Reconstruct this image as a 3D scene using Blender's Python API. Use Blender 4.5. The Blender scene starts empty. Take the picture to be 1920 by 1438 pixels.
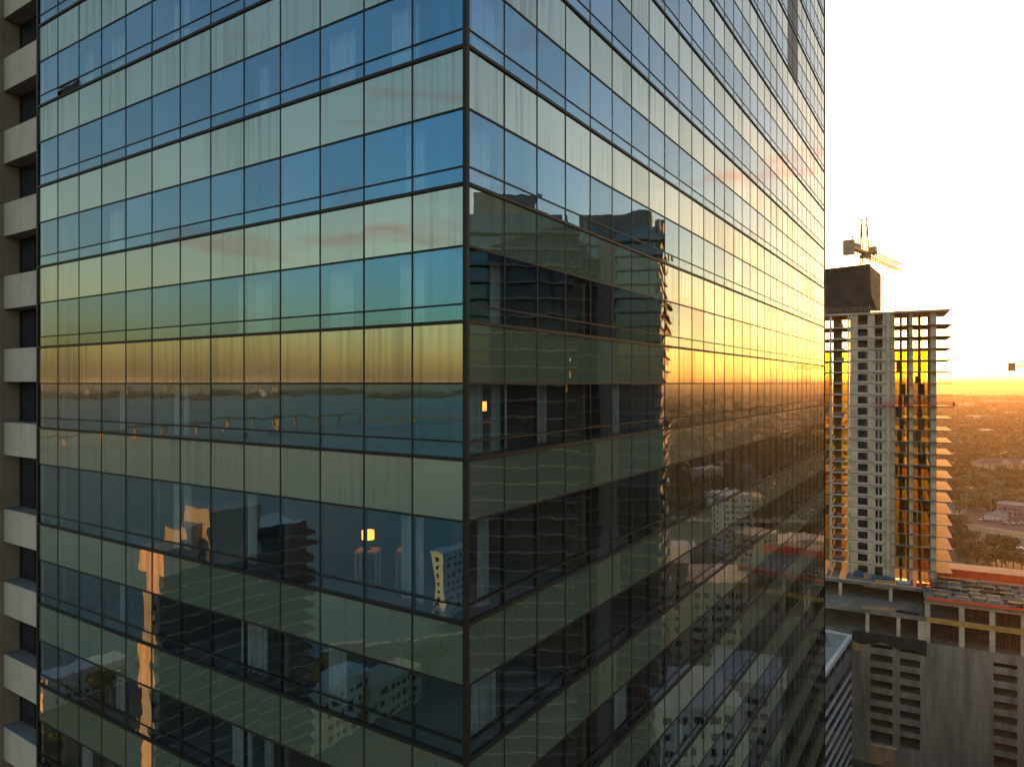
import bpy, math, random
from mathutils import Vector, Matrix
R = math.radians
sc = bpy.context.scene
COL = sc.collection
random.seed(7)

# ------------------------------------------------------------------ camera
CAMZ = 88.0          # the drone hovers 96 m above the street
GZ = -8.0            # street level
F = 1300.0           # focal length in photo pixels (1920 wide)
cam = bpy.data.cameras.new('camera')
camo = bpy.data.objects.new('camera', cam); COL.objects.link(camo); sc.camera = camo
camo.location = (0, 0, CAMZ); camo.rotation_euler = (R(90), 0, 0)
cam.sensor_width = 36.0; cam.lens = 36.0 * F / 1920.0
cam.clip_start = 0.1; cam.clip_end = 120000.0

# ------------------------------------------------------------------ sky and sun
SUN_AZ, SUN_EL = 29.45, 3.45
w = bpy.data.worlds.new('World'); sc.world = w; w.use_nodes = True
nt = w.node_tree; nd = nt.nodes; lk = nt.links
bg = nd['Background']
sky = nd.new('ShaderNodeTexSky'); sky.sky_type = 'NISHITA'; sky.sun_disc = False
sky.sun_elevation = R(SUN_EL); sky.sun_rotation = R(SUN_AZ)
sky.altitude = 0; sky.air_density = 1.2; sky.dust_density = 1.4; sky.ozone_density = 1.6
hs = nd.new('ShaderNodeHueSaturation'); hs.inputs['Saturation'].default_value = 0.95
lk.new(sky.outputs[0], hs.inputs['Color'])
# a few thin clouds: they only dim and tint the sky behind them
tc = nd.new('ShaderNodeTexCoord')
mp = nd.new('ShaderNodeMapping'); mp.inputs['Scale'].default_value = (3.2, 3.2, 17.0); mp.inputs['Location'].default_value = (19.5, 23.7, 2.8)
no = nd.new('ShaderNodeTexNoise'); no.inputs['Scale'].default_value = 1.0; no.inputs['Detail'].default_value = 6.0; no.inputs['Roughness'].default_value = 0.55
lk.new(tc.outputs['Generated'], mp.inputs['Vector']); lk.new(mp.outputs[0], no.inputs['Vector'])
cr = nd.new('ShaderNodeMapRange'); cr.inputs['From Min'].default_value = 0.60; cr.inputs['From Max'].default_value = 0.70
lk.new(no.outputs['Fac'], cr.inputs['Value'])
sx = nd.new('ShaderNodeSeparateXYZ'); lk.new(tc.outputs['Generated'], sx.inputs[0])
er = nd.new('ShaderNodeMapRange'); er.inputs['From Min'].default_value = 0.05; er.inputs['From Max'].default_value = 0.12
lk.new(sx.outputs['Z'], er.inputs['Value'])
cm = nd.new('ShaderNodeMath'); cm.operation = 'MULTIPLY'; lk.new(cr.outputs[0], cm.inputs[0]); lk.new(er.outputs[0], cm.inputs[1])
cmx = nd.new('ShaderNodeMix'); cmx.data_type = 'RGBA'; cmx.blend_type = 'MULTIPLY'
cmx.inputs[7].default_value = (1.05, 0.68, 0.64, 1)
lk.new(cm.outputs[0], cmx.inputs[0]); lk.new(hs.outputs[0], cmx.inputs[6])
lk.new(cmx.outputs[2], bg.inputs[0]); bg.inputs[1].default_value = 0.15

sun = bpy.data.lights.new('sun', 'SUN'); sun.energy = 3.0; sun.angle = R(0.5); sun.color = (1.0, 0.33, 0.05)
suno = bpy.data.objects.new('sun', sun); COL.objects.link(suno)
sdir = Vector((math.sin(R(SUN_AZ)) * math.cos(R(SUN_EL)), math.cos(R(SUN_AZ)) * math.cos(R(SUN_EL)), math.sin(R(SUN_EL))))
suno.rotation_euler = sdir.to_track_quat('Z', 'Y').to_euler()
suno.location = (60, 110, 160)

sc.view_settings.view_transform = 'Standard'; sc.view_settings.look = 'None'
sc.view_settings.gamma = 1.0; sc.view_settings.use_curve_mapping = False
sc.view_settings.exposure = 2.2
sc.render.engine = 'CYCLES'
sc.cycles.use_denoising = True
sc.cycles.max_bounces = 8; sc.cycles.glossy_bounces = 5; sc.cycles.diffuse_bounces = 3
sc.cycles.transparent_max_bounces = 24; sc.cycles.transmission_bounces = 4; sc.cycles.volume_bounces = 1
sc.cycles.caustics_reflective = False; sc.cycles.caustics_refractive = False
sc.cycles.sample_clamp_indirect = 8.0

# ------------------------------------------------------------------ helpers
def ground(px, py, z=GZ):
    d = F * (CAMZ - z) / (py - 719.0)
    return Vector(((px - 960.0) / F * d, d, z))

class MB:
    def __init__(s): s.v = []; s.f = []; s.m = []
    def add(s, vs, fs, mi=0):
        b = len(s.v); s.v += [tuple(v) for v in vs]
        s.f += [tuple(b + i for i in f) for f in fs]; s.m += [mi] * len(fs)
    def box(s, x0, x1, y0, y1, z0, z1, mi=0):
        s.add([(x0,y0,z0),(x1,y0,z0),(x1,y1,z0),(x0,y1,z0),(x0,y0,z1),(x1,y0,z1),(x1,y1,z1),(x0,y1,z1)],
              [(0,3,2,1),(4,5,6,7),(0,1,5,4),(1,2,6,5),(2,3,7,6),(3,0,4,7)], mi)
    def prism(s, pts, z0, z1, mi=0):
        n = len(pts)
        tz = z1 if isinstance(z1, (list, tuple)) else [z1] * n
        s.add([(p[0],p[1],z0) for p in pts] + [(p[0],p[1],tz[i]) for i, p in enumerate(pts)],
              [tuple(range(n-1,-1,-1)), tuple(range(n,2*n))] + [(i,(i+1)%n,n+(i+1)%n,n+i) for i in range(n)], mi)
    def bar(s, a, b, r, r2=None, n=4, mi=0):
        a = Vector(a); b = Vector(b); r2 = r if r2 is None else r2
        d = (b - a).normalized(); u = d.cross(Vector((0,0,1)))
        if u.length < 1e-3: u = Vector((1,0,0))
        u.normalize(); v = d.cross(u); vs = []
        for p, rr in ((a, r), (b, r2)):
            for k in range(n):
                t = 2*math.pi*(k+.5)/n; vs.append(p + (u*math.cos(t) + v*math.sin(t))*rr)
        s.add(vs, [tuple(range(n-1,-1,-1)), tuple(range(n,2*n))] + [(i,(i+1)%n,n+(i+1)%n,n+i) for i in range(n)], mi)
    def mesh(s, name, mats):
        me = bpy.data.meshes.new(name); me.from_pydata(s.v, [], s.f); me.validate(); me.update()
        for m in (mats if isinstance(mats, (list, tuple)) else [mats]): me.materials.append(m)
        for p, i in zip(me.polygons, s.m): p.material_index = i
        return me
    def build(s, name, mats, parent=None, **k):
        return link(name, s.mesh(name, mats), parent, **k)

def link(name, me, parent=None, loc=None, rot=None, kind=None):
    o = bpy.data.objects.new(name, me); COL.objects.link(o)
    if parent is not None: o.parent = parent
    if loc is not None: o.location = loc
    if rot is not None: o.rotation_euler = rot
    if kind: o['kind'] = kind
    return o

def bx(name, mat, parent, x0, x1, y0, y1, z0, z1, kind=None):
    m = MB(); m.box(x0, x1, y0, y1, z0, z1); return m.build(name, mat, parent, kind=kind)

def tag(o, label, cat, group=None):
    o['label'] = label; o['category'] = cat
    if group: o['group'] = group
    return o

def thing(name, label, cat, loc=(0,0,0), rz=0.0, group=None):
    return tag(link(name, None, None, loc, (0,0,rz)), label, cat, group)

def struct(o): o['kind'] = 'structure'; return o

def copy_tree(o, parent=None):
    c = o.copy(); COL.objects.link(c)
    if parent is not None: c.parent = parent
    for ch in list(o.children): copy_tree(ch, c)
    return c

def mirror(p, face):
    """where a thing seen in a facade really stands (the facade acts as a mirror)"""
    n = Vector((-.5461, -.8377)) if face == 'L' else Vector((.8377, -.5461))
    q = Vector(p[:2]); q2 = q - 2 * (q - C0).dot(n) * n
    return Vector((q2.x, q2.y, GZ))
C0 = Vector((-0.992, 15.0))
def seen_in(face, px, d): return mirror(((px - 960.0) / F * d, d), face)

# ------------------------------------------------------------------ materials
def mat(name, col, rough=0.7, var=0.12, scale=0.6, metal=0.0, bump=0.0, stretch=(1,1,1), col2=None, spec=0.4):
    m = bpy.data.materials.new(name); m.use_nodes = True
    t = m.node_tree; n = t.nodes; l = t.links; b = n['Principled BSDF']
    b.inputs['Roughness'].default_value = rough; b.inputs['Metallic'].default_value = metal
    b.inputs['Specular IOR Level'].default_value = spec
    g = n.new('ShaderNodeNewGeometry'); mpg = n.new('ShaderNodeMapping'); mpg.inputs['Scale'].default_value = stretch
    l.new(g.outputs['Position'], mpg.inputs['Vector'])
    a = n.new('ShaderNodeTexNoise'); a.inputs['Scale'].default_value = scale; a.inputs['Detail'].default_value = 7; a.inputs['Roughness'].default_value = .6
    l.new(mpg.outputs[0], a.inputs['Vector'])
    mx = n.new('ShaderNodeMix'); mx.data_type = 'RGBA'
    c1 = [max(0, c*(1-var*2.2)) for c in col]; c2 = [min(1, c*(1+var*2.2)) for c in (col2 or col)]
    mx.inputs[6].default_value = (*c1, 1); mx.inputs[7].default_value = (*c2, 1)
    rp = n.new('ShaderNodeMapRange'); rp.inputs['From Min'].default_value = .3; rp.inputs['From Max'].default_value = .7
    l.new(a.outputs['Fac'], rp.inputs['Value']); l.new(rp.outputs[0], mx.inputs[0]); l.new(mx.outputs[2], b.inputs['Base Color'])
    if bump:
        bp = n.new('ShaderNodeBump'); bp.inputs['Strength'].default_value = bump; bp.inputs['Distance'].default_value = .05
        l.new(a.outputs['Fac'], bp.inputs['Height']); l.new(bp.outputs[0], b.inputs['Normal'])
    return m

def glass_mat(name, ior, tint, body, transparent=None, wave=.0022, streak=0.0, wscale=1.0):
    """coated facade glass: a tinted mirror over a body colour or over clear glass, with the slight waves of rolled panes"""
    m = bpy.data.materials.new(name); m.use_nodes = True
    t = m.node_tree; n = t.nodes; l = t.links; n.remove(n['Principled BSDF']); out = n['Material Output']
    g = n.new('ShaderNodeNewGeometry')
    a = n.new('ShaderNodeTexNoise'); a.inputs['Scale'].default_value = wscale; a.inputs['Detail'].default_value = 1.5
    oi = n.new('ShaderNodeObjectInfo'); om = n.new('ShaderNodeVectorMath'); om.operation = 'SCALE'; om.inputs[0].default_value = (37, 53, 71)
    l.new(oi.outputs['Random'], om.inputs['Scale']); oa = n.new('ShaderNodeVectorMath'); oa.operation = 'ADD'
    l.new(g.outputs['Position'], oa.inputs[0]); l.new(om.outputs[0], oa.inputs[1]); l.new(oa.outputs[0], a.inputs['Vector'])
    bp = n.new('ShaderNodeBump'); bp.inputs['Strength'].default_value = 1.0; bp.inputs['Distance'].default_value = wave
    l.new(a.outputs['Fac'], bp.inputs['Height'])
    fr = n.new('ShaderNodeFresnel'); fr.inputs['IOR'].default_value = ior
    lw = n.new('ShaderNodeLayerWeight'); lw.inputs['Blend'].default_value = .35
    tm = n.new('ShaderNodeMix'); tm.data_type = 'RGBA'; tm.inputs[6].default_value = (*tint, 1); tm.inputs[7].default_value = (1, .97, .93, 1)
    l.new(lw.outputs['Facing'], tm.inputs[0])
    gl = n.new('ShaderNodeBsdfGlossy'); gl.inputs['Roughness'].default_value = 0.0
    l.new(tm.outputs[2], gl.inputs['Color']); l.new(bp.outputs[0], gl.inputs['Normal'])
    if transparent:
        bo = n.new('ShaderNodeBsdfTransparent'); bo.inputs[0].default_value = (*transparent, 1)
    else:
        bo = n.new('ShaderNodeBsdfDiffuse'); bo.inputs[0].default_value = (*body, 1)
    ms = n.new('ShaderNodeMixShader'); fac = fr.outputs[0]
    pr = n.new('ShaderNodeMapRange'); pr.inputs['To Min'].default_value = .88; pr.inputs['To Max'].default_value = 1.06; l.new(oi.outputs['Random'], pr.inputs['Value'])
    pmul = n.new('ShaderNodeMath'); pmul.operation = 'MULTIPLY'; l.new(fac, pmul.inputs[0]); l.new(pr.outputs[0], pmul.inputs[1]); fac = pmul.outputs[0]
    bf = n.new('ShaderNodeMath'); bf.operation = 'SUBTRACT'; bf.inputs[0].default_value = 1.0; l.new(g.outputs['Backfacing'], bf.inputs[1])
    bm = n.new('ShaderNodeMath'); bm.operation = 'MULTIPLY'; l.new(fac, bm.inputs[0]); l.new(bf.outputs[0], bm.inputs[1]); fac = bm.outputs[0]
    if streak:
        mg = n.new('ShaderNodeMapping'); mg.inputs['Scale'].default_value = (7, 7, .22); l.new(g.outputs['Position'], mg.inputs['Vector'])
        sn = n.new('ShaderNodeTexNoise'); sn.inputs['Scale'].default_value = 1.0; sn.inputs['Detail'].default_value = 4; l.new(mg.outputs[0], sn.inputs['Vector'])
        big = n.new('ShaderNodeTexNoise'); big.inputs['Scale'].default_value = .16; l.new(g.outputs['Position'], big.inputs['Vector'])
        mm = n.new('ShaderNodeMath'); mm.operation = 'MULTIPLY'; l.new(sn.outputs['Fac'], mm.inputs[0]); l.new(big.outputs['Fac'], mm.inputs[1])
        sr = n.new('ShaderNodeMapRange'); sr.inputs['From Min'].default_value = .25; sr.inputs['From Max'].default_value = .42
        sr.inputs['To Min'].default_value = 1.0; sr.inputs['To Max'].default_value = 1.0 - streak; l.new(mm.outputs[0], sr.inputs['Value'])
        m2 = n.new('ShaderNodeMath'); m2.operation = 'MULTIPLY'; l.new(fac, m2.inputs[0]); l.new(sr.outputs[0], m2.inputs[1]); fac = m2.outputs[0]
    l.new(fac, ms.inputs[0]); l.new(bo.outputs[0], ms.inputs[1]); l.new(gl.outputs[0], ms.inputs[2]); l.new(ms.outputs[0], out.inputs['Surface'])
    return m

def emit(name, col, s):
    m = bpy.data.materials.new(name); m.use_nodes = True
    b = m.node_tree.nodes['Principled BSDF']; b.inputs['Base Color'].default_value = (*col, 1)
    b.inputs['Emission Color'].default_value = (*col, 1); b.inputs['Emission Strength'].default_value = s
    return m

M = {}
M['vision'] = glass_mat('vision_glass', 3.6, (.06, .47, .88), None, (.86, .90, .89), wave=.0034, streak=.10)
M['strip'] = M['vision']
M['spandrel'] = glass_mat('spandrel_glass', 3.3, (.82, .95, .90), (.078, .112, .084), None, wave=.0018, streak=.36)
M['mullion'] = mat('bronze_mullion', (.018, .014, .012), .6, .1, 2.0, spec=.2)
M['louvre'] = mat('dark_louvre', (.05, .047, .045), .6, .15, 1.5)
M['stone'] = mat('beige_stone_panel', (.40, .35, .30), .75, .05, .9, bump=.05)
M['stone_brown'] = mat('brown_stone_panel', (.23, .175, .14), .75, .08, .7, bump=.05)
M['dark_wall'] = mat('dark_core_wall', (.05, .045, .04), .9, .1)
M['room_wall'] = mat('room_wall', (.13, .12, .105), .9, .06)
M['slab'] = mat('slab_concrete', (.25, .24, .22), .9, .1)
M['curtain'] = mat('sheer_curtain', (.40, .42, .45), .9, .06, 3)
M['lamp'] = emit('lamp_shade_glow', (1.0, .30, .03), 1.1)
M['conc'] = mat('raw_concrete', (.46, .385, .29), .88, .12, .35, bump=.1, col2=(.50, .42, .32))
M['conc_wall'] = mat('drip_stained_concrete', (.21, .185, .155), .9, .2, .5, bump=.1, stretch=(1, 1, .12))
M['conc_dark'] = mat('shaded_stained_concrete', (.185, .16, .13), .9, .18, .28, bump=.1)  # shade under the deck overhangs is put into this darker colour
M['white_steel'] = mat('white_painted_steel', (.44, .41, .37), .5, .08)
M['frame_white'] = mat('white_window_frame', (.60, .58, .55), .5, .05)
M['win_dark'] = glass_mat('dark_window_glass', 1.7, (.8, .9, 1.0), (.012, .016, .024), None, wave=.001)
M['tower_glass'] = glass_mat('sun_tinted_green_glass', 1.5, (.9, .95, .95), None, (.76, .77, .24), wave=.001)  # gold of the low sun behind green glass is put into the tint
M['tarp_brown'] = mat('dark_brown_tarp', (.045, .030, .022), .8, .25, .3, bump=.3)
M['tarp_black'] = mat('black_tarp', (.012, .012, .013), .7, .2, .6, bump=.3)
M['tarp_blue'] = mat('blue_tarp', (.015, .07, .14), .6, .2, 1.0, bump=.4)
M['ply'] = mat('plywood_form', (.36, .22, .12), .8, .15, .6)
M['crane'] = mat('crane_paint', (.62, .32, .06), .55, .1, 1.0)
M['cweight'] = mat('counterweight_concrete', (.38, .25, .16), .85, .1, .5)
M['rust'] = mat('rusty_shoring', (.14, .055, .03), .8, .2)
M['red_mesh'] = mat('orange_red_debris_net', (.80, .10, .025), .8, .1, .8)
M['red_paint'] = mat('red_painted_steel', (.45, .04, .025), .6, .1)
M['yellow_wood'] = mat('yellow_formwork_beam', (.45, .26, .07), .8, .15)
M['asphalt'] = mat('asphalt', (.055, .052, .05), .9, .15, .15)
M['asphalt_pale'] = mat('worn_asphalt', (.13, .12, .11), .85, .12, .1)
M['band'] = mat('white_band', (.50, .50, .52), .7, .06)
M['panel_grey'] = mat('grey_wall_panel', (.15, .15, .16), .8, .12, .3)
M['leaf'] = mat('leaf_green', (.036, .066, .018), .75, .3, .25, col2=(.065, .088, .026))
M['leaf_dry'] = mat('leaf_olive', (.085, .085, .025), .75, .3, .25, col2=(.12, .10, .03))
M['bark'] = mat('bark', (.09, .065, .045), .9, .2, 2)
M['roof_brown'] = mat('brown_shingle_roof', (.16, .105, .08), .9, .12, .5)
M['roof_grey'] = mat('grey_shingle_roof', (.17, .16, .165), .9, .12, .5)
M['wall_tan'] = mat('tan_stucco', (.48, .36, .22), .85, .06)
M['wall_white'] = mat('white_stucco', (.52, .48, .43), .85, .06)
M['brick_red'] = mat('brick_red_wall', (.32, .13, .07), .85, .1)
M['pole'] = mat('weathered_pole', (.28, .24, .20), .85, .1)
M['wire'] = mat('wire', (.10, .08, .07), .6, .05)
M['tyre'] = mat('tyre_rubber', (.02, .02, .02), .8, .1)
M['car_glass'] = mat('car_glass', (.02, .023, .028), .08, .05, spec=.6)
M['light'] = mat('pale_lamp_housing', (.6, .55, .5), .5, .05)
for nm, c in (('white', (.62,.61,.60)), ('silver', (.38,.38,.39)), ('black', (.02,.02,.022)), ('red', (.35,.03,.02)), ('blue', (.05,.09,.20)), ('grey', (.14,.14,.15))):
    M['car_'+nm] = mat('car_paint_'+nm, c, .25, .03, 1.0, spec=.6)

# ================================================================== ground, water, far shore
def ground_mat():
    m = mat('suburb_ground', (.050, .046, .028), .95, .25, .012, col2=(.075, .068, .042)); return m
g = MB(); g.add([(-240,-40000,GZ),(45000,-40000,GZ),(45000,45000,GZ),(-240,45000,GZ)], [(0,1,2,3)])
struct(g.build('ground', ground_mat()))
def water_mat():
    m = bpy.data.materials.new('bay_water'); m.use_nodes = True
    t = m.node_tree; n = t.nodes; l = t.links; b = n['Principled BSDF']
    b.inputs['Base Color'].default_value = (.012, .055, .065, 1); b.inputs['Roughness'].default_value = .30; b.inputs['IOR'].default_value = 1.33; b.inputs['Specular IOR Level'].default_value = .25
    gq = n.new('ShaderNodeNewGeometry'); mg = n.new('ShaderNodeMapping'); mg.inputs['Scale'].default_value = (.10, .035, .1)
    a = n.new('ShaderNodeTexNoise'); a.inputs['Scale'].default_value = 1.0; a.inputs['Detail'].default_value = 6
    l.new(gq.outputs['Position'], mg.inputs[0]); l.new(mg.outputs[0], a.inputs['Vector'])
    bp = n.new('ShaderNodeBump'); bp.inputs['Strength'].default_value = .5; bp.inputs['Distance'].default_value = 1.2
    l.new(a.outputs['Fac'], bp.inputs['Height']); l.new(bp.outputs[0], b.inputs['Normal'])
    return m
g = MB(); g.add([(-45000,-40000,GZ-1.5),(-236,-40000,GZ-1.5),(-236,45000,GZ-1.5),(-45000,45000,GZ-1.5)], [(0,1,2,3)])
struct(g.build('bay_water', water_mat()))
g = MB(); g.box(-241.2,-240.0,-3000,3000,GZ-4,GZ+.6); struct(g.build('seawall', M['conc']))
g = MB(); g.box(-9500,-5200,-5000,7000,GZ-6,GZ+1.0); struct(g.build('far_shore', mat('far_shore_land', (.06,.055,.035), .95, .2, .01)))

# ================================================================== glass tower
TR = R(56.9)
WR, WL, NR, NL = 1.486, 1.533, 31, 13
tower = thing('glass_tower', 'tall curtain wall tower of mirrored blue vision glass and pale green spandrel panes', 'skyscraper', (C0.x, C0.y, GZ), TR)
TZ = CAMZ - GZ       # camera height in the tower's own frame
heavy = [TZ + 1.335 + 2.985*k for k in range(15, -1, -1)] + [TZ - 1.66, TZ - 5.22]
z = TZ - 5.22
while z - 2.985 > 6.0:
    z -= 2.985; heavy.append(z)
LX, LY = NR*WR, NL*WL
cT, sT = math.cos(TR), math.sin(TR)
def toworld(x, y, z): return (C0.x + x*cT - y*sT, C0.y + x*sT + y*cT, z + GZ)
def proj(x, y, z):
    X, Y, Z = toworld(x, y, z)
    if Y < 1: return None
    return 960 + F*X/Y, 719 - F*(Z-CAMZ)/Y, Y
GAP = .036
rows = []            # (kind, z0, z1, floor index)
for i in range(len(heavy)-1):
    zt, zb = heavy[i], heavy[i+1]
    rows += [('spandrel_pane', zt-1.335, zt, i), ('vision_pane', zb+.39, zt-1.335, i), ('vent_pane', zb, zb+.39, i)]
panes = {'spandrel_pane': [], 'vision_pane': [], 'vent_pane': [], 'louvre_pane': []}
vent_z = TZ + 1.335 + 2.985*3
for face, n, wd in (('R', NR, WR), ('L', NL, WL)):
    for c in range(n):
        for kind, z0, z1, fi in rows:
            u = (c+.5)*wd; x, y = (u, 0) if face == 'R' else (0, u)
            p = proj(x, y, (z0+z1)/2)
            area = 0
            if p and -40 < p[0] < 1960 and -90 < p[1] < 1528:
                q = proj(*( (c*wd, 0) if face == 'R' else (0, c*wd) ), z0); q2 = proj(*( ((c+1)*wd, 0) if face == 'R' else (0, (c+1)*wd) ), z0)
                area = abs(q[0]-q2[0]) * F*(z1-z0)/p[2]
            k = kind
            if face == 'R' and c in (22, 23) and z0 > TZ + 19.0: k = 'louvre_pane'
            panes[k].append((area, face, c, z0, z1, wd, kind))
pm = {'spandrel_pane': M['spandrel'], 'vision_pane': M['vision'], 'vent_pane': M['strip'], 'louvre_pane': M['louvre']}
cache = {}
def pane_mesh(kind, wdt, h):
    key = (kind, round(wdt, 3), round(h, 3))
    if key not in cache:
        m = MB(); m.box(-wdt/2, wdt/2, 0, .016, -h/2, h/2); cache[key] = m.mesh(kind, pm[kind])
    return cache[key]
rng = random.Random(11)
for kind, lst in panes.items():
    lst.sort(key=lambda t: -t[0])
    rest = MB()
    for j, (area, face, c, z0, z1, wd, k0) in enumerate(lst):
        pw = wd - GAP; g0 = .05 if k0 == 'spandrel_pane' else .03
        za, zb = z0 + .022, z1 - (.032 if k0 == 'spandrel_pane' else .022)
        if k0 == 'vent_pane': za = z0 + .044
        u = (c+.5)*wd; h = zb - za
        tx, tz = rng.gauss(0, .0015), rng.gauss(0, .0015)
        if face == 'R': loc, rz = Vector((u, 0, (za+zb)/2)), 0.0
        else: loc, rz = Vector((0, u, (za+zb)/2)), -math.pi/2
        opened = kind == 'vent_pane' and face == 'L' and c == 11 and abs(z0 - vent_z) < .05
        if opened:
            ang = R(32); me = pane_mesh(kind, pw, h)
            link('vent_pane', me, tower, loc + Vector((-math.sin(ang)*h/2, 0, (1-math.cos(ang))*h/2)), (-ang, 0, rz))['label'] = 'vent pane tilted open'
            b = bx('vent_opening', M['dark_wall'], tower, .10, .14, u-pw/2, u+pw/2, za, zb)
            continue
        if j < 290 and area > 0:
            link(kind, pane_mesh(kind, pw, h), tower, loc, (tx, 0, rz + tz))
        else:
            mt = Matrix.Translation(loc) @ Matrix.Rotation(rz+tz, 4, 'Z') @ Matrix.Rotation(tx, 4, 'X')
            vs = [mt @ Vector(v) for v in ((-pw/2,0,-h/2),(pw/2,0,-h/2),(pw/2,.016,-h/2),(-pw/2,.016,-h/2),(-pw/2,0,h/2),(pw/2,0,h/2),(pw/2,.016,h/2),(-pw/2,.016,h/2))]
            rest.add(vs, [(0,3,2,1),(4,5,6,7),(0,1,5,4),(1,2,6,5),(2,3,7,6),(3,0,4,7)])
    if rest.v: rest.build(kind, pm[kind], tower, kind='stuff')
# mullions and transoms
zl, zh = heavy[-1], heavy[0] + 1.0
mmR = MB(); mmR.box(-.018, .018, -.012, .10, zl, zh); mmR = mmR.mesh('mullion', M['mullion'])
for c in range(1, NR): link('mullion', mmR, tower, (c*WR, 0, 0))
for c in range(1, NL): link('mullion', mmR, tower, (0, c*WL, 0), (0, 0, -math.pi/2))
bx('corner_mullion', M['mullion'], tower, -.048, .06, -.048, .06, zl, zh)
bx('corner_mullion', M['mullion'], tower, LX-.075, LX+.05, -.045, .10, zl, zh)
bx('corner_mullion', M['mullion'], tower, -.045, .10, LY-.075, LY+.05, zl, zh)
tmesh = {}
for nm, zz0, zz1, pr in (('floor_transom', -.030, .045, .045), ('transom', -.024, .024, .018), ('vent_transom', -.019, .019, .016)):
    a = MB(); a.box(.078, LX-.078, -pr, .10, zz0, zz1); b = MB(); b.box(-pr, .10, .078, LY-.078, zz0, zz1)
    tmesh[nm] = (a.mesh(nm, M['mullion']), b.mesh(nm, M['mullion']))
for i in range(len(heavy)):
    for k in (0, 1): link('floor_transom', tmesh['floor_transom'][k], tower, (0, 0, heavy[i]))
    if i < len(heavy)-1:
        for k in (0, 1):
            link('transom', tmesh['transom'][k], tower, (0, 0, heavy[i]-1.335))
            link('vent_transom', tmesh['vent_transom'][k], tower, (0, 0, heavy[i+1]+.39))
# floors, core, party walls, roof
sl = MB(); sl.box(.14, LX-.14, .14, LY-.02, -.62, -.28); slm = sl.mesh('floor_slab', M['slab'])
for zf in heavy: link('floor_slab', slm, tower, (0, 0, zf))
bx('core_wall', M['dark_wall'], tower, 5.5, LX-.2, 5.0, LY-.1, 0, heavy[0]-.7)
for c in range(4, NR, 4): bx('party_wall', M['room_wall'], tower, c*WR-.08, c*WR+.08, .2, 5.0, zl, heavy[0]-.7)
for c in range(4, NL, 4): bx('party_wall', M['room_wall'], tower, .2, 5.5, c*WL-.08, c*WL+.08, zl, heavy[0]-.7)
bx('roof', M['slab'], tower, -.03, LX+.03, -.03, LY+.03, heavy[0]+1.0, heavy[0]+1.5)
bx('back_wall', M['stone_brown'], tower, .2, LX+.02, LY+.06, LY+.5, 0, heavy[0]+1.0)
bx('end_wall', M['stone_brown'], tower, LX+.06, LX+.5, .1, LY, 0, heavy[0]+1.0)
bx('lobby_wall', M['win_dark'], tower, .05, LX-.05, .05, LY-.05, 0, heavy[-1]-.1)
# sheer curtains just behind the glass, one mesh shared
def curtain_mesh(wd_):
    m = MB(); n = 18; pts = []
    for i in range(n+1):
        t = i/n; pts.append((t*wd_, .05*math.sin(t*wd_*26) + .02*math.sin(t*wd_*61)))
    for i in range(n):
        (x0,y0),(x1,y1) = pts[i], pts[i+1]
        m.add([(x0,y0,0),(x1,y1,0),(x1,y1,1),(x0,y0,1)], [(0,1,2,3)])
    me = m.mesh('curtain', M['curtain'])
    for p in me.polygons: p.use_smooth = True
    return me
cur = curtain_mesh(.62); rc = random.Random(5)
for i in range(len(heavy)-1):
    zb, zt = heavy[i+1], heavy[i]-1.36
    if not (-17 < zb - TZ < 17): continue
    for c, off in ((1, .05), (2, .80), (4, .85), (5, .05), (7, .1), (9, .8), (11, .2)):
        if rc.random() < (.62 if c < 6 else .4):
            o = link('curtain', cur, tower, (.32+rc.uniform(0,.25), c*WL+off+rc.uniform(-.1,.2), zb+.08), (0, 0, math.pi/2)); o.scale = (rc.uniform(.5, 1.6), 1, zt-zb-.1)
    for c, off in ((0, .75), (1, .1), (2, .75), (4, .1), (5, .8), (8, .1), (9, .8)):
        if rc.random() < .4:
            o = link('curtain', cur, tower, (c*WR+off+rc.uniform(-.2,.2), .32+rc.uniform(0,.25), zb+.08)); o.scale = (rc.uniform(.5, 1.5), 1, zt-zb-.1)
# lit lamps inside three rooms
def room_lamp(x, y, z, label):
    o = thing('room_lamp', label, 'lamp', toworld(x, y, z), 0)
    m = MB(); m.prism([(.17*math.cos(t*math.pi/4), .17*math.sin(t*math.pi/4)) for t in range(8)], .28, .52); m.build('lamp_shade', M['lamp'], o)
    m = MB(); m.bar((0,0,0), (0,0,.3), .025, n=6); m.prism([(.1*math.cos(t*math.pi/4), .1*math.sin(t*math.pi/4)) for t in range(8)], 0, .03); m.build('lamp_base', M['mullion'], o)
    return o
def cabinet(x, y, z0, z1, label):
    o = thing('side_table', label, 'table', toworld(x, y, z0), 0); h = z1 - z0
    m = MB(); m.box(-.3, .3, -.3, .3, h-.05, h); m.build('table_top', M['ply'], o)
    for a in (-1, 1):
        for b in (-1, 1): bx('leg', M['ply'], o, a*.27-.025, a*.27+.025, b*.27-.025, b*.27+.025, 0, h-.05)
zf = TZ - 5.22 - .28
for x, y, lab in ((1.6, 2.95*WL, 'glowing orange table lamp behind the tall pane beside the corner room curtain'), (2.2, 2.35*WL, 'glowing orange lamp standing deeper in the same tall corner room')):
    room_lamp(x, y, zf+1.0, lab); cabinet(x, y, zf, zf+1.0, 'wooden stand under the orange lamp ' + ('by the curtain' if x < 2 else 'deep in the corner room'))
room_lamp(1.75*WR, 1.5, TZ - 1.66 - .28 + .95, 'glowing orange lamp in the dark room round the glass corner at eye level')
cabinet(1.75*WR, 1.5, TZ - 1.66 - .28, TZ - 1.66 - .28 + .95, 'wooden stand under the orange lamp round the glass corner')

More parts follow.
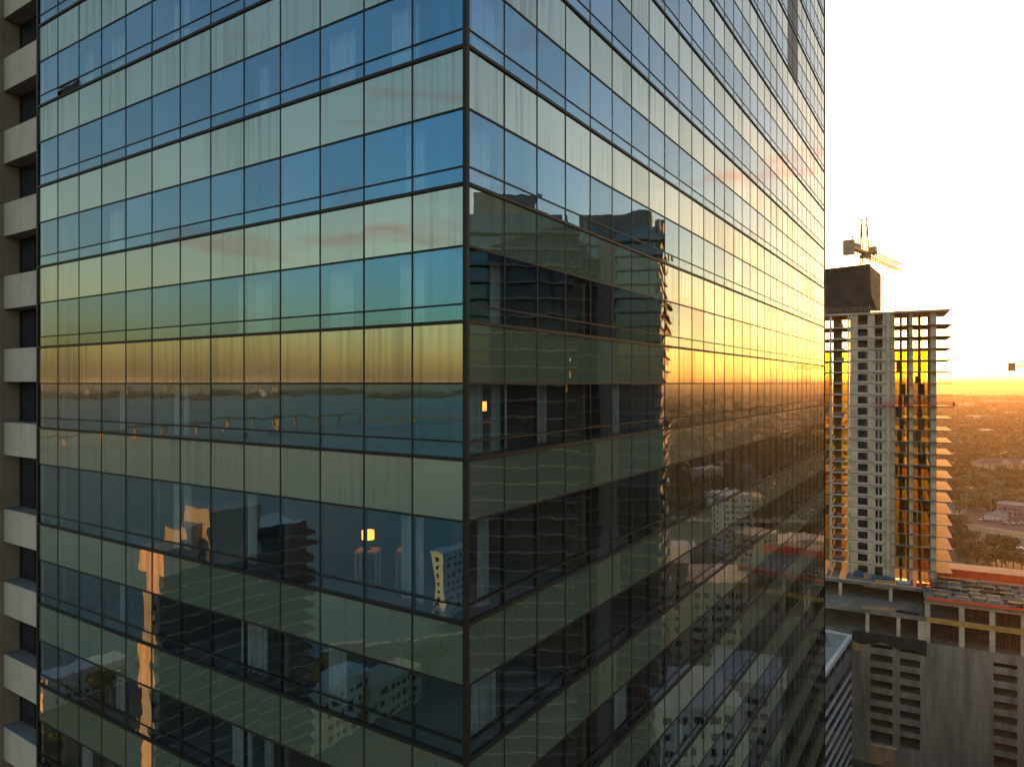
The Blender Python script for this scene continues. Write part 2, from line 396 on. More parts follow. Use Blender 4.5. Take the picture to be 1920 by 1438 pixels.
# ================================================================== stone clad wing beside the glass tower
WY = 24.07
wing = thing('stone_clad_wing', 'beige and brown stone clad wing with deep window recesses beside the glass tower', 'building', (C0.x, C0.y, GZ), TR)
bx('wing_wall', M['stone_brown'], wing, -.40, 19.8, WY+.06, WY+9.0, 0, heavy[0]+2)
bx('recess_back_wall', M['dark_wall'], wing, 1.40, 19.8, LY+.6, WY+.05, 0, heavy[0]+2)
pc = {}
def panel(name, mt, x0, x1, y0, y1, z0, z1): return bx(name, mt, wing, x0, x1, y0, y1, z0, z1)
for i in range(len(heavy)-1):
    zt, zb = heavy[i], heavy[i+1]
    if not (-22 < zt - TZ < 26):
        panel('balcony_panel', M['stone'], .45, 1.38, LY+.06, WY, zt-1.265, zt+.07); continue
    ym = 22.53
    panel('balcony_panel', M['stone'], .45, 1.39, LY+.06, ym-.008, zt-1.265, zt+.07)
    panel('balcony_panel', M['stone'], .45, 1.39, ym+.008, WY-.006, zt-1.265, zt+.07)
    panel('balcony_coping', M['panel_grey'], .47, 1.38, LY+.06, WY-.01, zt+.071, zt+.085)
    # side wall panels, one tall row a floor
    for x0, x1 in ((-.42, .44),):
        panel('wall_panel', M['stone_brown'], x0, x1, WY, WY+.05, zb+.10, zt+.06)
    panel('wall_panel', M['stone_brown'], .45, 1.02, WY+.002, WY+.052, zb+.10, zt-1.29)
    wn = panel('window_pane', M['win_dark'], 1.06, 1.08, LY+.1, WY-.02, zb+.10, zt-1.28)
    m = MB()
    for yy in (LY+.55, 22.1, 22.75, WY-.06): m.box(1.03, 1.058, yy-.03, yy+.03, zb+.1, zt-1.29)
    m.box(1.036, 1.057, LY+.1, WY-.02, zb+.34, zb+.39)
    fo = m.build('window_frame', M['mullion'], wing)

# ================================================================== tower under construction
CR = R(-27.5); CO = Vector((111.7, 185.0))
DECK = 35.06
ct = thing('construction_tower', 'unfinished concrete apartment tower with glazed bays, balcony slabs and open top floors', 'building', (CO.x, CO.y, 0), CR)
lv = [88.1 + 3.12*k for k in range(-17, 6)] + [107.6]     # deck first, roof last
DEP = 17.0
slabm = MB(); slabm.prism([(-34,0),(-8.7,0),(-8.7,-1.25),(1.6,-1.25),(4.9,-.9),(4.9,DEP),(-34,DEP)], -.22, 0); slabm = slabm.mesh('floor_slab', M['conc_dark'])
roofm = MB(); roofm.prism([(-34,-.5),(-8.7,-.5),(-8.7,-1.4),(2.2,-1.4),(4.4,-.9),(4.4,DEP),(-34,DEP)], -.55, 0); roofm = roofm.mesh('roof_slab', M['conc'])
for z in lv[1:-1]: link('floor_slab', slabm, ct, (0, 0, z))
link('roof_slab', roofm, ct, (0, 0, lv[-1]))
ledge = MB(); ledge.box(-13.6, -11.0, -.95, -.02, -.16, 0); ledge = ledge.mesh('window_ledge', M['conc'])
for z in lv[1:-1]: link('window_ledge', ledge, ct, (0, 0, z))
zb, zt = DECK, lv[-1]-.55
def full(name, x0, x1, y0, y1, mt=None): return bx(name, mt or M['conc'], ct, x0, x1, y0, y1, zb, zt)
full('shear_wall', -11.3, -8.72, .02, .35); full('shear_wall', -14.95, -13.2, .02, .35); full('shear_wall', -19.4, -17.4, .02, .35)
full('shear_wall', -19.4, -19.1, .36, 6); full('shear_wall', -9.0, -8.7, .36, 6)
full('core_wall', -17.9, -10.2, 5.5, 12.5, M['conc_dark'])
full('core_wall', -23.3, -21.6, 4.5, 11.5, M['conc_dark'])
m = MB(); m.bar((-9.9, -.12, zb), (-9.9, -.12, zt), .55, n=14); m.build('round_column', M['conc'], ct)
for x0, x1 in ((-.05, 1.35), (-5.0, -4.08), (-8.7, -8.35)): full('column', x0, x1, .03, .75)
for x0, x1 in ((.2, 1.3), (-5.0, -4.1), (-8.7, -8.0), (-13, -12.2), (-19.4, -18.6), (-24.4, -23.7), (-30, -29.2)): full('column', x0, x1, DEP-1.0, DEP-.3)
for x0 in (-2.4, -6.9, -27.0):
    for y0 in (6.0, 11.5): full('inner_column', x0, x0+.5, y0, y0+.5, M['conc_dark'])
full('column', -24.55, -23.95, .02, .5, M['white_steel']); full('column', -20.0, -19.55, -.25, .0, M['white_steel'])
# spandrels and windows in the concrete wall
rw = random.Random(3)
for i in range(len(lv)-1):
    z0, z1 = lv[i], lv[i+1]; top = i >= len(lv)-4
    h = z1 - z0
    for x0, x1, two in ((-13.2, -11.3, True), (-17.4, -14.95, False)):
        bx('spandrel_wall', M['conc'], ct, x0, x1, .03, .34, z0+.02, z0+(.25 if two else .55)); bx('spandrel_wall', M['conc'], ct, x0, x1, .03, .34, z1-.55, z1-.225)
        a, b = z0+(.25 if two else .55), z1-.55
        if i == 0: a = z0+.02
        if not top and i > 0:
            wo = bx('window', M['win_dark'], ct, x0+.04, x1-.04, .22, .24, a+.03, b-.03)
            fm = MB(); mx = (x0+x1)/2
            fmat = M['frame_white'] if two else M['mullion']
            for xx in ((x0+.05, mx, x1-.05) if two else (x0+.05, x0+.85, x1-.85, x1-.05)): fm.box(xx-(.09 if two else .04), xx+(.09 if two else .04), .14, .218, a+.02, b-.02)
            for zz in (a+.06, b-.06): fm.box(x0+.02, x1-.02, .145, .217, zz-.05, zz+.05)
            fm.build('window_frame', fmat, wo)
        elif i > 0:
            rl = MB()
            for k in (.35, .8): rl.box(x0+.02, x1-.02, .16, .2, a+k, a+k+.06)
            rl.build('guard_rail', M['ply'], ct)
# glazed bays, front and back; the top four storeys are still open
gcache = {}
GM = [M['tower_glass'], glass_mat('sun_tinted_olive_glass', 1.5, (.9,.95,.95), None, (.64,.62,.18), wave=.001), glass_mat('sun_tinted_gold_glass', 1.5, (.9,.95,.95), None, (.78,.66,.22), wave=.001)]  # darker and lighter pane tints, the evening glow put into their colour
def gpane(wd, h):
    gi = rw.randrange(3); k = (round(wd,2), round(h,2), gi)
    if k not in gcache:
        q = MB(); q.box(0, wd, 0, .02, 0, h); gcache[k] = q.mesh('glass_pane', GM[gi])
    return gcache[k]
mulc = {}
for i in range(1, len(lv)-1):
    z0, z1 = lv[i], lv[i+1]; open_top = i >= len(lv)-4
    if open_top:
        for x0, x1 in ((-4.05,-.1), (-8.3,-5.05)):
            r_ = MB()
            for zz in (.55, 1.1): r_.bar((x0,-1.15,z0+zz), (x1,-1.15,z0+zz), .03)
            for k in range(4): r_.bar((x0+k*(x1-x0)/3,-1.15,z0), (x0+k*(x1-x0)/3,-1.15,z0+1.15), .03)
            r_.build('guard_rail', M['rust'], ct)
        r_ = MB()
        for zz in (.55, 1.1): r_.bar((1.5,-1.1,z0+zz), (4.8,-.85,z0+zz), .03)
        for k in range(4): r_.bar((1.5+k*1.1,-1.1+.08*k,z0), (1.5+k*1.1,-1.1+.08*k,z0+1.15), .03)
        r_.build('guard_rail', M['rust'], ct)
        continue
    for x0, x1, n in ((-4.05, -.08, 3), (-8.32, -5.03, 3), (-30, -24.6, 4)):
        wd = (x1-x0)/n
        for k in range(n):
            if rw.random() < .12 and i > 8: continue
            link('glass_pane', gpane(wd-.06, z1-z0-.26), ct, (x0+k*wd+.03, .30, z0+.02))
        key = (x0,)
        if key not in mulc:
            q = MB()
            for k in range(n+1): q.box(x0+k*wd-.035, x0+k*wd+.035, .24, .36, 0, z1-z0-.23)
            q.box(x0, x1, .25, .35, .95, 1.03); mulc[key] = q.mesh('bay_mullions', M['mullion'])
        link('bay_frame', mulc[key], ct, (0, 0, z0+.005))
    for x0, x1 in ((-4.0, .1), (-8.0, -5.1), (-23.5, -20.0), (-29, -24.6)):
        link('glass_pane', gpane(x1-x0, z1-z0-.26), ct, (x0, DEP-.2, z0+.02))
    for x0, x1 in ((-8.6, -5.0), (-4.6, -.2), (-29, -24.8)):
        for _ in range(rw.choice((0, 0, 1, 1))):
            a = rw.uniform(x0, x1-.8); yy = rw.uniform(3, 14); bx('partition', rw.choice((M['dark_wall'], M['ply'], M['conc_dark'])), ct, a, a+rw.uniform(.3, 1.5), yy, yy+.15, z0+.01, z0+rw.choice((1.2, 2.0, z1-z0-.24)))
    # half finished partition in some rooms
    if rw.random() < .8:
        a = rw.uniform(-8.2, -6.6); bx('partition', M['dark_wall'] if rw.random() < .5 else M['ply'], ct, a, a+rw.uniform(.6, 1.6), rw.uniform(2, 5), rw.uniform(5.2, 7), z0+.01, z1-.24)
    if rw.random() < .5:
        a = rw.uniform(-3.6, -1.5); bx('partition', M['dark_wall'], ct, a, a+rw.uniform(.5, 1.2), 4.0, 6.0, z0+.01, z1-.24)
# loggia bay with white edge beams and rails
lb = MB(); lb.box(-23.95, -20.0, -.30, .02, -.30, .02); lb = lb.mesh('edge_beam', M['white_steel'])
lr = MB()
for zz in (.5, 1.05): lr.box(-23.9, -20.05, -.16, -.10, zz, zz+.07)
for k in range(6): lr.box(-23.9+k*.76, -23.84+k*.76, -.15, -.11, .02, 1.05)
lr = lr.mesh('balcony_rail', M['mullion'])
clut = [bpy.data.meshes.new('x')]
for i in range(1, len(lv)-1):
    link('edge_beam', lb, ct, (0, 0, lv[i]+.03)); link('balcony_rail', lr, ct, (0, 0, lv[i]+.02))
    if rw.random() < .7: bx('stacked_material', M['ply'], ct, -23.5+rw.random(), -21.3+rw.random(), 1.0, 2.2, lv[i]+.01, lv[i]+.3+rw.random())
# red swing stage half way up, wrapped round the right corner
ss = thing('swing_stage', 'red suspended work platform hugging the balconies of the unfinished tower', 'work platform', (CO.x, CO.y, 81.95), CR)
m = MB(); m.box(-13.6, 5.3, -2.2, -1.45, 0, .14); m.build('platform', M['red_paint'], ss)
m = MB()
for zz in (.55, 1.1):
    for yy in (-2.2, -1.47): m.box(-13.6, 5.3, yy, yy+.05, zz, zz+.09)
for k in range(20): m.box(-13.6+k*.99, -13.54+k*.99, -2.19, -2.14, .12, 1.1)
m.build('guard_rail', M['red_paint'], ss)
m = MB(); m.box(4.9, 5.3, -2.15, -1.5, .13, 1.05); m.build('end_panel', M['red_paint'], ss)
# rails on the roof edge and the wrapped core
rl = MB()
for zz in (.5, 1.0, 1.5): rl.bar((-34,-.4,zz), (-13,-.4,zz), .05)
for k in range(13): rl.bar((-34+k*1.75,-.4,0), (-34+k*1.75,-.4,1.55), .05)
rl.build('roof_guard_rail', M['pole'], ct, loc=(0,0,lv[-1]))
rl = MB()
rl.bar((-8,-1.2,1.0), (4.2,-.8,1.0), .03)
for k in range(9): rl.bar((-8+k*1.5,-1.2+.05*k,0), (-8+k*1.5,-1.2+.05*k,1.3), .03)
rl.build('roof_guard_rail', M['pole'], ct, loc=(0,0,lv[-1]))
ZR = lv[-1]
cw = MB(); cw.prism([(-34,3),(-14.6,3),(-14.2,3.6),(-14.2,12),(-34,12)], ZR+.9, [ZR+13.0, ZR+13.9, ZR+13.9, ZR+13.9, ZR+13.0]); cw.build('wrapped_core', M['tarp_brown'], ct)
cf = MB(); cf.prism([(-14.5,2.7),(-11.6,5.2),(-11.6,12),(-14.1,12)], ZR+1.4, [ZR+13.6, ZR+11.0, ZR+11.0, ZR+13.6]); cf.build('core_formwork', M['ply'], ct)
tf = MB()  # flap of tarp hanging at the corner
tf.add([(-16,2.86,ZR+13.6),(-14.45,2.6,ZR+13.8),(-14.1,2.5,ZR+5),(-12.6,3.2,ZR+1.0),(-16.2,2.7,ZR+1.1)], [(0,1,2,3,4)]); tf.add([(-16,2.94,ZR+13.6),(-14.45,2.68,ZR+13.8),(-14.1,2.58,ZR+5),(-12.6,3.28,ZR+1.0),(-16.2,2.78,ZR+1.1)], [(4,3,2,1,0)])
tf.build('tarp_flap', M['tarp_brown'], ct)
m = MB()
for k in range(5): m.box(-13.8+k*.5, -13.5+k*.5, 2.0, 2.5, ZR+.01, ZR+.5+.3*(k%3))
m.build('stacked_material', M['ply'], ct)

# ================================================================== cranes
def lattice(mb, a, b, wd, ht, n, r=.06, diag=.035):
    a = Vector(a); b = Vector(b); d = (b-a); L = d.length; d.normalize()
    u = d.cross(Vector((0,0,1)));
    if u.length < .05: u = Vector((1,0,0))
    u.normalize(); v = u.cross(d); cs = [(-wd/2,-ht/2),(wd/2,-ht/2),(wd/2,ht/2),(-wd/2,ht/2)]
    P = lambda t, c: a + d*(L*t) + u*c[0] + v*c[1]
    for c in cs: mb.bar(P(0,c), P(1,c), r)
    for k in range(n):
        for j in range(4):
            c1, c2 = cs[j], cs[(j+1)%4]
            mb.bar(P(k/n,c1), P((k+1)/n,c2), diag, n=3); mb.bar(P(k/n,c1), P(k/n,c2), diag, n=3)
def crane(name, label, loc, rz, mast_h, jib_l, cj_l, peak_h, jib_rise):
    o = thing(name, label, 'crane', loc, rz)
    m = MB(); lattice(m, (0,0,0), (0,0,mast_h), 2.0, 2.0, max(3, int(mast_h/2)), .16, .09); m.build('mast', M['crane'], o)
    m = MB(); m.bar((0,0,mast_h), (0,0,mast_h+.8), 1.5, n=12); m.build('slewing_ring', M['cweight'], o)
    z = mast_h+.9
    m = MB(); m.box(-cj_l, 1.2, -.75, -.35, z, z+.7); m.box(-cj_l, 1.2, .35, .75, z, z+.7); m.box(-cj_l, 1.0, -.34, .34, z+.05, z+.15); m.build('counter_jib', M['crane'], o)
    m = MB()
    for k in range(4): m.box(-cj_l+.05+k*.42, -cj_l+.43+k*.42, -1.3, 1.3, z-1.9, z+2.0)
    m.build('counterweight', M['cweight'], o)
    m = MB(); m.box(-cj_l*.62, -cj_l*.38, -.7, .7, z+.72, z+1.9); m.bar((-cj_l*.75,0,z+.7), (-cj_l*.75,0,z+3.6), .07); m.box(-cj_l*.75-.5, -cj_l*.75+.5, -.2, .2, z+3.2, z+3.6); m.build('winch', M['cweight'], o)
    c_ = MB(); c_.box(.3, 2.4, -2.6, -.9, z+.1, z+2.1); co = c_.build('cab', M['cweight'], o)
    bx('cab_window', M['win_dark'], co, .5, 2.42, -2.62, -1.2, z+.9, z+1.8)
    m = MB()
    for s in (-1, 1):
        m.bar((.6, s*.8, z+.7), (-.9, s*.75, z+peak_h), .2); m.bar((-1.5, s*.8, z+.7), (-1.2, s*.75, z+peak_h), .17)
        m.box(-1.3, -.8, s*.75-.25, s*.75+.25, z+peak_h, z+peak_h+.4)
    for k in range(1, 6):
        t = k/6; m.bar((.6-1.5*t, -.8, z+.7+(peak_h-.7)*t), (.6-1.5*t, .8, z+.7+(peak_h-.7)*t), .1)
    m.build('a_frame', M['rust'], o)
    m = MB(); lattice(m, (1.4,0,z+.5), (1.4+jib_l*math.cos(jib_rise), 0, z+.5+jib_l*math.sin(jib_rise)), 1.8, 1.8, int(jib_l/2.2), .15, .08); m.build('jib', M['crane'], o)
    m = MB(); e = Vector((1.4+jib_l*math.cos(jib_rise), 0, z+.5+jib_l*math.sin(jib_rise)))
    m.bar((-1.0,.4,z+peak_h), e, .03, n=3); m.bar((-1.0,-.4,z+peak_h), (-cj_l+1,-.4,z+.7), .03, n=3); m.build('pendant_rope', M['wire'], o)
    return o
def at(px, py, d): return Vector(((px-960)/F*d, d, CAMZ-(py-719)/F*d))
p = at(1622, 494, 196)
crane('tower_crane', 'luffing tower crane with orange jib on top of the wrapped core', (p.x, p.y, p.z-8), R(46.5), 9.6, 34, 14.5, 9.5, R(0.0))
p = at(1978, 700, 330)
crane('tower_crane', 'distant tower crane whose counterweight shows beyond the unfinished tower', (p.x, p.y, GZ), R(8), p.z-GZ+2.0, 40, 24, 7.0, R(2))

# ================================================================== podium and garage below the unfinished tower
pod = thing('parking_podium', 'raw concrete parking podium with open upper decks and slotted garage wall', 'building', (CO.x, CO.y, 0), CR)
XL, XS, XR, YF, YA, YB = -18.5, -2.3, 42.0, -18.0, -8.0, 26.0
LV2, LV3 = 30.6, 24.6
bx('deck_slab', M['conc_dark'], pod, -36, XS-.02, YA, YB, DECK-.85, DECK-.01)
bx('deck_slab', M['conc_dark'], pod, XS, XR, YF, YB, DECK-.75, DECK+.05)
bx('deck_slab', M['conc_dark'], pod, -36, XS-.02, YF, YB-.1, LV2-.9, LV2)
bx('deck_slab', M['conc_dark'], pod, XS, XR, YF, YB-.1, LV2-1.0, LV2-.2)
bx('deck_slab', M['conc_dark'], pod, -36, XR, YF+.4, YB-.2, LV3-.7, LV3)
bx('edge_formwork', M['yellow_wood'], pod, XS+.05, XR, YF-.25, YF-.02, LV2-.95, LV2+.35)
bx('edge_formwork', M['red_mesh'], pod, XS+.3, XR, YF-.12, YF-.02, DECK+.10, DECK+.75)
bx('edge_formwork', M['ply'], pod, XS-.3, XR, YF-.7, YF-.13, DECK-.70, DECK-.35)
bx('edge_kerb', M['conc'], pod, -36, XS-.1, YA+.02, YA+.3, DECK, DECK+.25)
bx('back_wall', M['conc_dark'], pod, -36, XR, YB-4, YB-3.6, GZ, DECK-.9)
bx('inner_wall', M['conc_dark'], pod, -17, -9.5, 3.0, 9.0, LV3+.01, LV2-.92); bx('inner_wall', M['conc'], pod, -16, -9.0, 4.0, 9.0, LV2+.01, DECK-.87)
for x in (-21.5, -9.5): bx('column', M['conc'], pod, x-.4, x+.4, YA+.5, YA+1.2, LV2+.01, DECK-.86)
for x in (-14.9, -8.0): bx('column', M['conc'], pod, x-.42, x+.42, YF+.3, YF+1.1, LV3+.01, LV2-.91)
for x in (XS+.55, 5.3, 11.4, 17.5, 23.6, 29.7): 
    bx('column', M['conc'], pod, x-.55, x+.55, YF+.1, YF+1.0, LV2-.19, DECK-.76); bx('column', M['conc'], pod, x-.55, x+.55, YF+.1, YF+1.0, LV3+.01, LV2-1.01)
bx('column', M['conc'], pod, XS-1.5, XS-.05, YF+.08, YF+.9, LV3+.02, LV2-.92)
# shoring posts and rails under the decks on the right
pp = MB(); pp.bar((0,0,0), (0,0,1), .06, n=5); pp = pp.mesh('shoring_post', M['rust'])
rs = random.Random(8)
for lo, hi in ((LV2-.19, DECK-.77), (LV3+.01, LV2-1.02)):
    for k in range(46):
        x = XS + 1.5 + k*.45 + rs.uniform(-.1, .1); y = YF + rs.choice((1.4, 2.6, 4.2)); o = link('shoring_post', pp, pod, (x, y, lo)); o.scale = (1, 1, hi-lo)
    for zz in (.7, 2.0, 3.0):
        m = MB(); m.box(XS+1, 20, YF+1.5, YF+1.56, lo+zz, lo+zz+.07); m.build('shoring_rail', M['rust'], pod)
for zz in (.5, 1.0):
    m = MB(); m.box(XS+1.2, 21, YF+.15, YF+.2, LV3+zz, LV3+zz+.06); m.build('guard_rail', M['ply'], pod)
# garage front wall in strips with real slots
slots = [(-14.2, -9.3), (-7.65, -3.4), (11.6, 16.2), (17.8, 22.4)]
tops = [22.3, 19.7, 16.45, 13.2, 9.95, 6.7, 3.45, .4]; hts = [1.0, 1.75, 1.75, 1.75, 1.75, 1.75, 1.75, 2.8]
xs = [XL] + [v for s_ in slots for v in s_] + [XR]
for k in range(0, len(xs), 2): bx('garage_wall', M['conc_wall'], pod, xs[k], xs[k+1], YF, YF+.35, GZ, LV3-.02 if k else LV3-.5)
for a, b in slots:
    zc = LV3-.05
    for t_, h_ in zip(tops, hts):
        bx('garage_spandrel', M['conc_wall'], pod, a, b, YF+.004, YF+.354, t_, zc); zc = t_ - h_
    bx('garage_spandrel', M['conc_wall'], pod, a, b, YF+.004, YF+.354, GZ, zc)
for t_, h_ in zip(tops[1:], hts[1:]): bx('garage_floor', M['conc_dark'], pod, -36, XR, YF+.4, YB-4.1, t_-h_-.55, t_-h_-.2)
bx('garage_inner_wall', M['dark_wall'], pod, -36, XR, YF+9, YF+9.3, GZ, LV3-.8)
for x in (-16.4, -8.5, -2.2, 3.5, 10.6): bx('wall_joint', M['panel_grey'], pod, x-.03, x+.03, YF-.012, YF-.002, GZ, LV3-.8)
for zz in (21.2, 17.95, 14.7, 11.45, 8.2, 4.95, 1.7, -2.5):
    for x0, x1 in ((XL, -14.25), (-3.35, 11.55)): bx('wall_joint', M['panel_grey'], pod, x0, x1, YF-.010, YF-.001, zz-.04, zz+.04)
bx('garage_door', M['ply'], pod, -14.0, -8.8, YF-.10, YF-.02, GZ, GZ+4.6); bx('door_lintel', M['conc'], pod, -14.4, -8.4, YF-.3, YF-.01, GZ+4.7, GZ+5.2)
bx('small_window', M['ply'], pod, -18.2, -15.4, YF-.05, YF-.01, 19.9, 22.0)
bx('garage_wall', M['conc_wall'], pod, XL, XL+.35, YF+.36, YB-4, GZ, LV3-.75)
# black debris sheet hanging over the garage wall top
m = MB(); n = 24; rt = random.Random(2); pts = []
for k in range(n+1):
    x = XL+.2 + (16.3)*k/n; sag = -2.1 - .5*math.sin(k*.5) - .25*rt.random() - (1.4 if k > n-4 else 0)
    pts.append((x, YF-.18-.16*rt.random(), sag))
for k in range(n):
    (x0,y0,s0),(x1,y1,s1) = pts[k], pts[k+1]
    for dy, o_ in ((0, (0,1,2,3)), (.04, (3,2,1,0))): m.add([(x0,y0+dy,LV3+s0),(x1,y1+dy,LV3+s1),(x1,YF-.06+dy*.5,LV3+.4),(x0,YF-.06+dy*.5,LV3+.4)], [o_])
m.build('debris_sheet', M['tarp_black'], pod)
# the net fence at the back of the deck
fen = thing('debris_net_fence', 'long orange red debris net fence on posts along the back of the deck', 'fence', (CO.x, CO.y, DECK+.06), CR)
fp = MB(); fp.box(0, 2.9, -.02, .02, .25, 2.45); fp = fp.mesh('net_panel', M['red_mesh']); ps = MB(); ps.box(-.05, .05, -.05, .05, 0, 2.6); ps = ps.mesh('post', M['mullion'])
for k in range(14): link('net_panel', fp, fen, (1.2+k*3.0, 7.0, 0)); link('post', ps, fen, (1.12+k*3.0, 7.08, 0))
bx('base_rail', M['ply'], fen, 1.2, 43, 6.9, 7.0, .02, .22)
# things standing on the decks
def W(x, y, z): 
    c, s = math.cos(CR), math.sin(CR); return (CO.x + x*c - y*s, CO.y + x*s + y*c, z)
def stack(name, label, cat, x, y, z, lx, ly, h, mt, group=None, layers=4):
    o = thing(name, label, cat, W(x, y, z), CR+rs.uniform(-.15, .15), group); rr = random.Random(int(x*10)+99)
    for k in range(layers):
        hh = h/layers; j = rr.uniform(-.12, .12); bx('layer', mt, o, -lx/2+j, lx/2+j, -ly/2, ly/2, k*hh+.004, (k+1)*hh)
    return o
def tarped(label, x, y, lx, ly, h):
    o = thing('tarped_pallet', label, 'pallet', W(x, y, DECK), CR); m = MB(); n = 10
    rr = random.Random(int(x*7)); ring = []
    for zz, sc_ in ((.15, 1.05), (h*.6, 1.0), (h, .75)):
        for k in range(n):
            t = 2*math.pi*k/n; q = sc_*(1+rr.uniform(-.08,.08)); ring.append((lx/2*q*max(-1,min(1,1.3*math.cos(t))), ly/2*q*max(-1,min(1,1.3*math.sin(t))), zz*(1+rr.uniform(-.05,.08))))
    fs = [((r*n+k),(r*n+(k+1)%n),((r+1)*n+(k+1)%n),((r+1)*n+k)) for r in range(2) for k in range(n)] + [tuple(range(2*n,3*n))]
    m.add(ring, fs); m.build('tarp', M['tarp_blue'], o); bx('pallet_base', M['ply'], o, -lx/2, lx/2, -ly/2, ly/2, 0, .14)
tarped('blue tarp covered pallet beside the dark window column', -17.0, -3.4, 2.6, 1.8, 1.7)
tarped('long blue tarp covered pallet in front of the white framed windows', -12.6, -4.6, 3.0, 1.8, 1.3)
tarped('small blue tarp covered pallet beside the long blue one', -10.2, -3.8, 1.6, 1.4, 1.2)
stack('plywood_stack', 'low stack of plywood sheets between the blue tarps', 'plywood', -14.9, -4.2, DECK, 2.0, 1.4, 1.2, M['ply'])
stack('lumber_stack', 'flat lumber stack near the deck edge below the round column', 'lumber', -11.0, -6.4, DECK, 4.2, 1.3, .6, M['yellow_wood'])
stack('steel_stack', 'pale bundle of steel frames on the deck by the tower corner', 'steel bundle', -6.6, -4.6, DECK, 3.2, 1.6, 1.0, M['white_steel'])
stack('debris_skip', 'low red skip on the deck under the glowing open storey', 'skip', -1.7, -5.4, DECK, 3.6, 1.5, 1.0, M['red_paint'], layers=2)
stack('lumber_stack', 'long lumber stack on the lower deck edge', 'lumber', -12.0, YF+2.0, LV2, 8.0, 1.2, .5, M['ply'])
stack('steel_stack', 'thin steel pile on the lower deck near the step', 'steel bundle', -6.0, YF+1.6, LV2, 5.0, 1.0, .4, M['mullion'])
# formwork tables, beams and rebar piles on the right deck
k_ = 0
for row, y in enumerate((-14.5, -10.5, -6.0, -1.5, 2.5)):
    for j in range(8):
        x = 1.5 + j*3.6 + rs.uniform(-.6, .6); k_ += 1
        if (row + j) % 3 == 2 and row > 0:
            stack('rebar_bundle', 'dark rebar bundle lying on the podium deck among the formwork', 'rebar', x, y, DECK+.05, 3.0, .8, .35, M['mullion'], 'rebar bundles on the deck', 2); continue
        lab = '%s formwork table on %s legs on the podium deck' % ('brown plywood' if (j+row) % 2 else 'yellow', 'white' if j % 2 else 'dark')
        o = thing('formwork_table', lab, 'formwork', W(x, y+rs.uniform(-.5,.5), DECK+.05), CR, lab.replace('table', 'tables'))
        bx('plywood_top', M['ply'] if (j+row) % 2 else M['yellow_wood'], o, -1.4, 1.4, -.55, .55, .85, .97)
        for sx_ in (-1.2, 1.2):
            for sy_ in (-.45, .45): bx('leg', M['white_steel'] if (j % 2) else M['mullion'], o, sx_-.06, sx_+.06, sy_-.06, sy_+.06, 0, .85)
for k in range(16):
    stack('timber_bundle', 'dark bundle of long timbers lying along the podium deck', 'timber', 4+rs.uniform(0, 22), -16.0+k*1.35, DECK+.06, rs.uniform(4, 9), .55, rs.uniform(.3, .6), rs.choice((M['mullion'], M['rust'], M['conc_dark'])), 'timber bundles on the deck', 2)
for k in range(16):
    o = thing('guard_post', 'thin guard rail post clamped to the podium deck edge', 'post', W(XS+.8+k*1.45, YF+.25, DECK+.06), CR, 'guard posts on the deck edge'); bx('upright', M['pole'], o, -.03, .03, -.03, .03, 0, 1.5); bx('clamp', M['rust'], o, -.09, .09, -.09, .09, 0, .15)
# stair tower where the two decks meet
stt = thing('scaffold_stair', 'dark scaffold stair tower in the gap between tower and right deck', 'scaffold', W(-.6, -10.5, LV2), CR)
m = MB()
for a in (-1.2, 1.2):
    for b in (-2.4, 2.4): m.bar((a,b,0), (a,b,8.5), .07)
m.build('standards', M['mullion'], stt)
for k in range(9): bx('tread', M['mullion'], stt, -1.1, 1.1, -2.2+k*.5, -1.85+k*.5, .5+k*.85, .56+k*.85)

# ================================================================== banded building in front of the podium
sd = Vector((-.598, -.802)); p = at(1595, 719, 172)
sb = thing('banded_building', 'grey mid rise with thin white horizontal bands between the glass tower and garage', 'building', (p.x, p.y, GZ), math.atan2(sd.y, sd.x))
H = 25.7 - GZ
bx('wall', M['panel_grey'], sb, 0, 60, -24, -.02, 0, H-.6)
k = 0; zz = 1.0
while zz < H-8:
    bx('window_band', M['win_dark'], sb, .3, 59, -.019, .01, zz+.55, zz+2.35); bx('white_band', M['band'], sb, -.15, 60, -.015, .28, zz-.25, zz+.25); zz += 2.9
for kk in range(12): bx('wall_panel', M['panel_grey'], sb, .2+kk*5, 5.1+kk*5, -.018, .12, zz+.1, H-3.4)
for kk in range(10): bx('louvre', M['mullion'], sb, 1+kk*5.8, 5+kk*5.8, -.017, .06, H-3.0, H-1.3)
bx('parapet', M['band'], sb, -.2, 60, -.5, .3, H-1.0, H+.1); bx('parapet', M['band'], sb, -.2, .3, -24, -.51, H-1.0, H+.1); bx('roof', M['slab'], sb, .31, 60, -23.9, -.52, H-.58, H-.4)
for kk in range(4):
    o = thing('roof_unit', 'boxy grey air handling unit on the banded building roof', 'roof unit', (p.x+sd.x*(8+kk*9)+sd.y*(5+kk%2*5), p.y+sd.y*(8+kk*9)-sd.x*(5+kk%2*5), GZ+H-.4), math.atan2(sd.y, sd.x), 'air handling units on the banded roof')
    bx('housing', M['panel_grey'], o, -1.5, 1.5, -1, 1, .15, 1.7); bx('fan', M['mullion'], o, -1.1, 1.1, -.7, .7, 1.7, 1.9); bx('skid', M['pole'], o, -1.6, 1.6, -1.1, 1.1, 0, .15)

